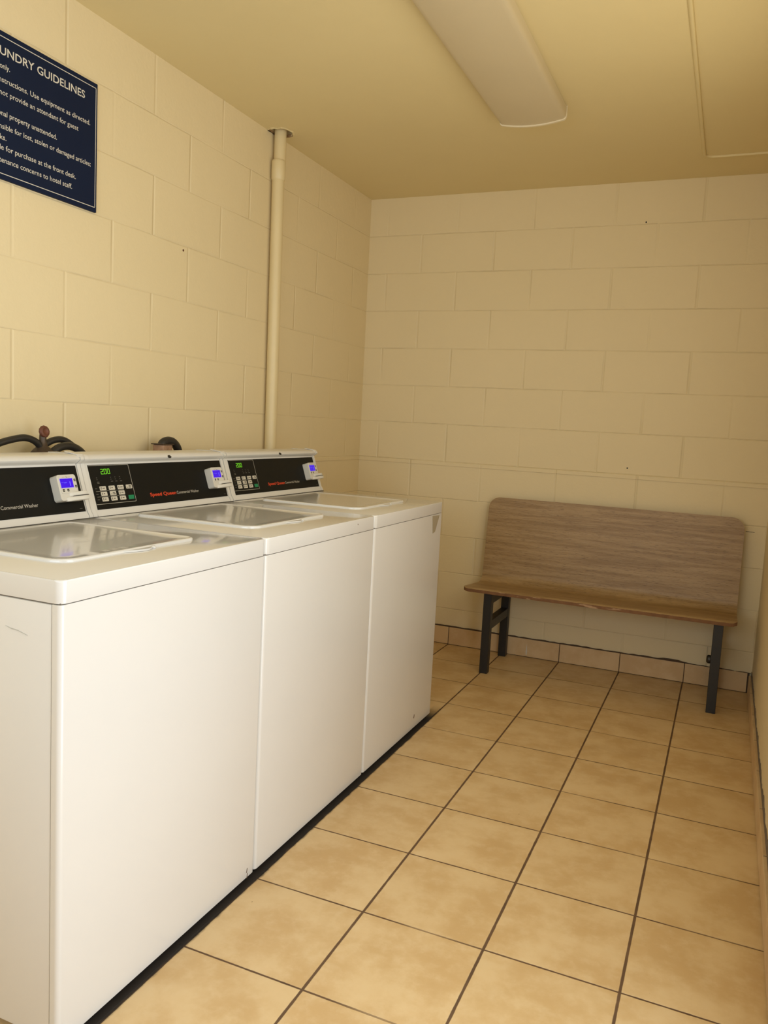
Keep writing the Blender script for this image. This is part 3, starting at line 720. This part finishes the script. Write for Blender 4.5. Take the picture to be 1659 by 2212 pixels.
# centre line of the bent shell in (y, z), front edge first
cl = [(-.4475, .4135), (-.440, .4175), (-.425, .4190), (-.36, .4135), (-.28, .4060), (-.20, .4000), (-.160, .3990)]
for i in range(1, 9):
    a = math.radians(-90 + 78 * i / 8); cl.append((-.160 + .062 * math.cos(a), .461 + .062 * math.sin(a)))
y0_, z0_ = cl[-1]; y1_, z1_ = -.052, .8470
for i in range(1, 13): cl.append((y0_ + (y1_ - y0_) * i / 12, z0_ + (z1_ - z0_) * i / 12))
TH = .0165
# arc length so the ends can be rounded like a board cut with rounded corners
s = [0.0]
for a, b in zip(cl, cl[1:]): s.append(s[-1] + math.dist(a, b))
ST = s[-1]
def pt(q):
    q = max(0, min(ST, q))
    for i in range(len(s) - 1):
        if q <= s[i + 1] + 1e-9:
            k = (q - s[i]) / (s[i + 1] - s[i]); a, b = cl[i], cl[i + 1]
            p = (a[0] + (b[0] - a[0]) * k, a[1] + (b[1] - a[1]) * k)
            j0 = max(0, i - 1); j1 = min(len(cl) - 1, i + 2)
            d = Vector((cl[j1][0] - cl[j0][0], cl[j1][1] - cl[j0][1])).normalized()
            return p, d
RF, RT = .028, .058
stations = sorted(set([0, .003, .008, .014, .021, RF] + [ST - RT * (1 - math.sin(math.radians(a))) for a in range(0, 91, 9)] + [RF + (ST - RF - RT) * i / 44 for i in range(45)]))
def halfcut(q):
    if q < RF: return RF - math.sqrt(max(0, RF ** 2 - (RF - q) ** 2))
    if q > ST - RT: e = q - (ST - RT); return RT - math.sqrt(max(0, RT ** 2 - e * e))
    return 0
NXS = 24
bm = bmesh.new(); T = []; B = []
for q in stations:
    (py, pz), d = pt(q); nrm = Vector((-d.y, d.x))   # up / towards the sitter
    c = halfcut(q); rowt = []; rowb = []
    for i in range(NXS + 1):
        x = (BX0 + c) + (BX1 - BX0 - 2 * c) * i / NXS
        rowt.append(bm.verts.new((x, py + nrm.x * TH / 2, pz + nrm.y * TH / 2))); rowb.append(bm.verts.new((x, py - nrm.x * TH / 2, pz - nrm.y * TH / 2)))
    T.append(rowt); B.append(rowb)
for j in range(len(stations) - 1):
    for i in range(NXS):
        bm.faces.new((T[j][i], T[j][i + 1], T[j + 1][i + 1], T[j + 1][i])); bm.faces.new((B[j][i], B[j + 1][i], B[j + 1][i + 1], B[j][i + 1]))
    for i in (0, NXS):
        f = bm.faces.new((T[j][i], T[j + 1][i], B[j + 1][i], B[j][i])); f.material_index = 1
for j in (0, len(stations) - 1):
    for i in range(NXS):
        f = bm.faces.new((T[j][i], T[j][i + 1], B[j][i + 1], B[j][i])); f.material_index = 1
obj('seat_shell', L(bm, t), [M['laminate'], M['plyedge']], t, smooth=True)
for lx in (-.3140, .7330):
    obj('leg', L(bx(lx, lx + .040, -.4190, -.3790, 0.0, .4025, .0012, 1), t), M['leg_metal'], t)
    ry = -.0700 if lx < 0 else -.1000
    obj('leg', L(bx(lx, lx + .040, ry, ry + .040, 0.0, .4040 if lx < 0 else .400, .0012, 1), t), M['leg_metal'], t)
    obj('top_rail', L(bx(lx + .001, lx + .039, -.3795, ry + .0005, .3500, .3895, .0012, 1), t), M['leg_metal'], t)
    obj('stretcher', L(bx(lx + .001, lx + .039, -.3795, ry + .0005, .2200, .2640, .0012, 1), t), M['leg_metal'], t)
bm = lathe(bmesh.new(), [(.014, 0), (.019, .004), (.019, .014), (.013, .020), (.004, .021)], 18, Matrix.Translation((.7360, -.398, .238)) @ Matrix.Rotation(-math.pi / 2, 4, 'Y'))
obj('leg_knob', L(bm, t), M['leg_metal'], t, smooth=True)
# dark crack in the back wall paint beside the bench
bm = bmesh.new(); prism(bm, [(.832, .7795), (.871, .7785), (.871, .7805), (.850, .7812), (.832, .7825)], -.0006, .0002, 'y'); struct(obj('trim_6', bm, M['ink']))
for i, (x, z) in enumerate(((.255, 2.239), (.264, 1.044))):
    bm = lathe(bmesh.new(), [(.0038, 0), (.0038, .0012), (.002, .0018)], 10, Matrix.Translation((x, 0.0004, z)) @ Matrix.Rotation(math.pi / 2, 4, 'X'))
    tag(obj('wall_nail', bm, M['black']), ('small dark nail in the back wall just below the ceiling', 'small dark nail in the back wall just above the painted strip over the bench')[i], 'nail')
bm = lathe(bmesh.new(), [(.0045, 0), (.0045, .0012), (.002, .0018)], 10, Matrix.Translation((XL - .0004, -1.646, 1.808)) @ Matrix.Rotation(math.pi / 2, 4, 'Y'))
tag(obj('wall_nail', bm, M['rust']), 'small rusty nail in the left wall between the sign and the pipe', 'nail')
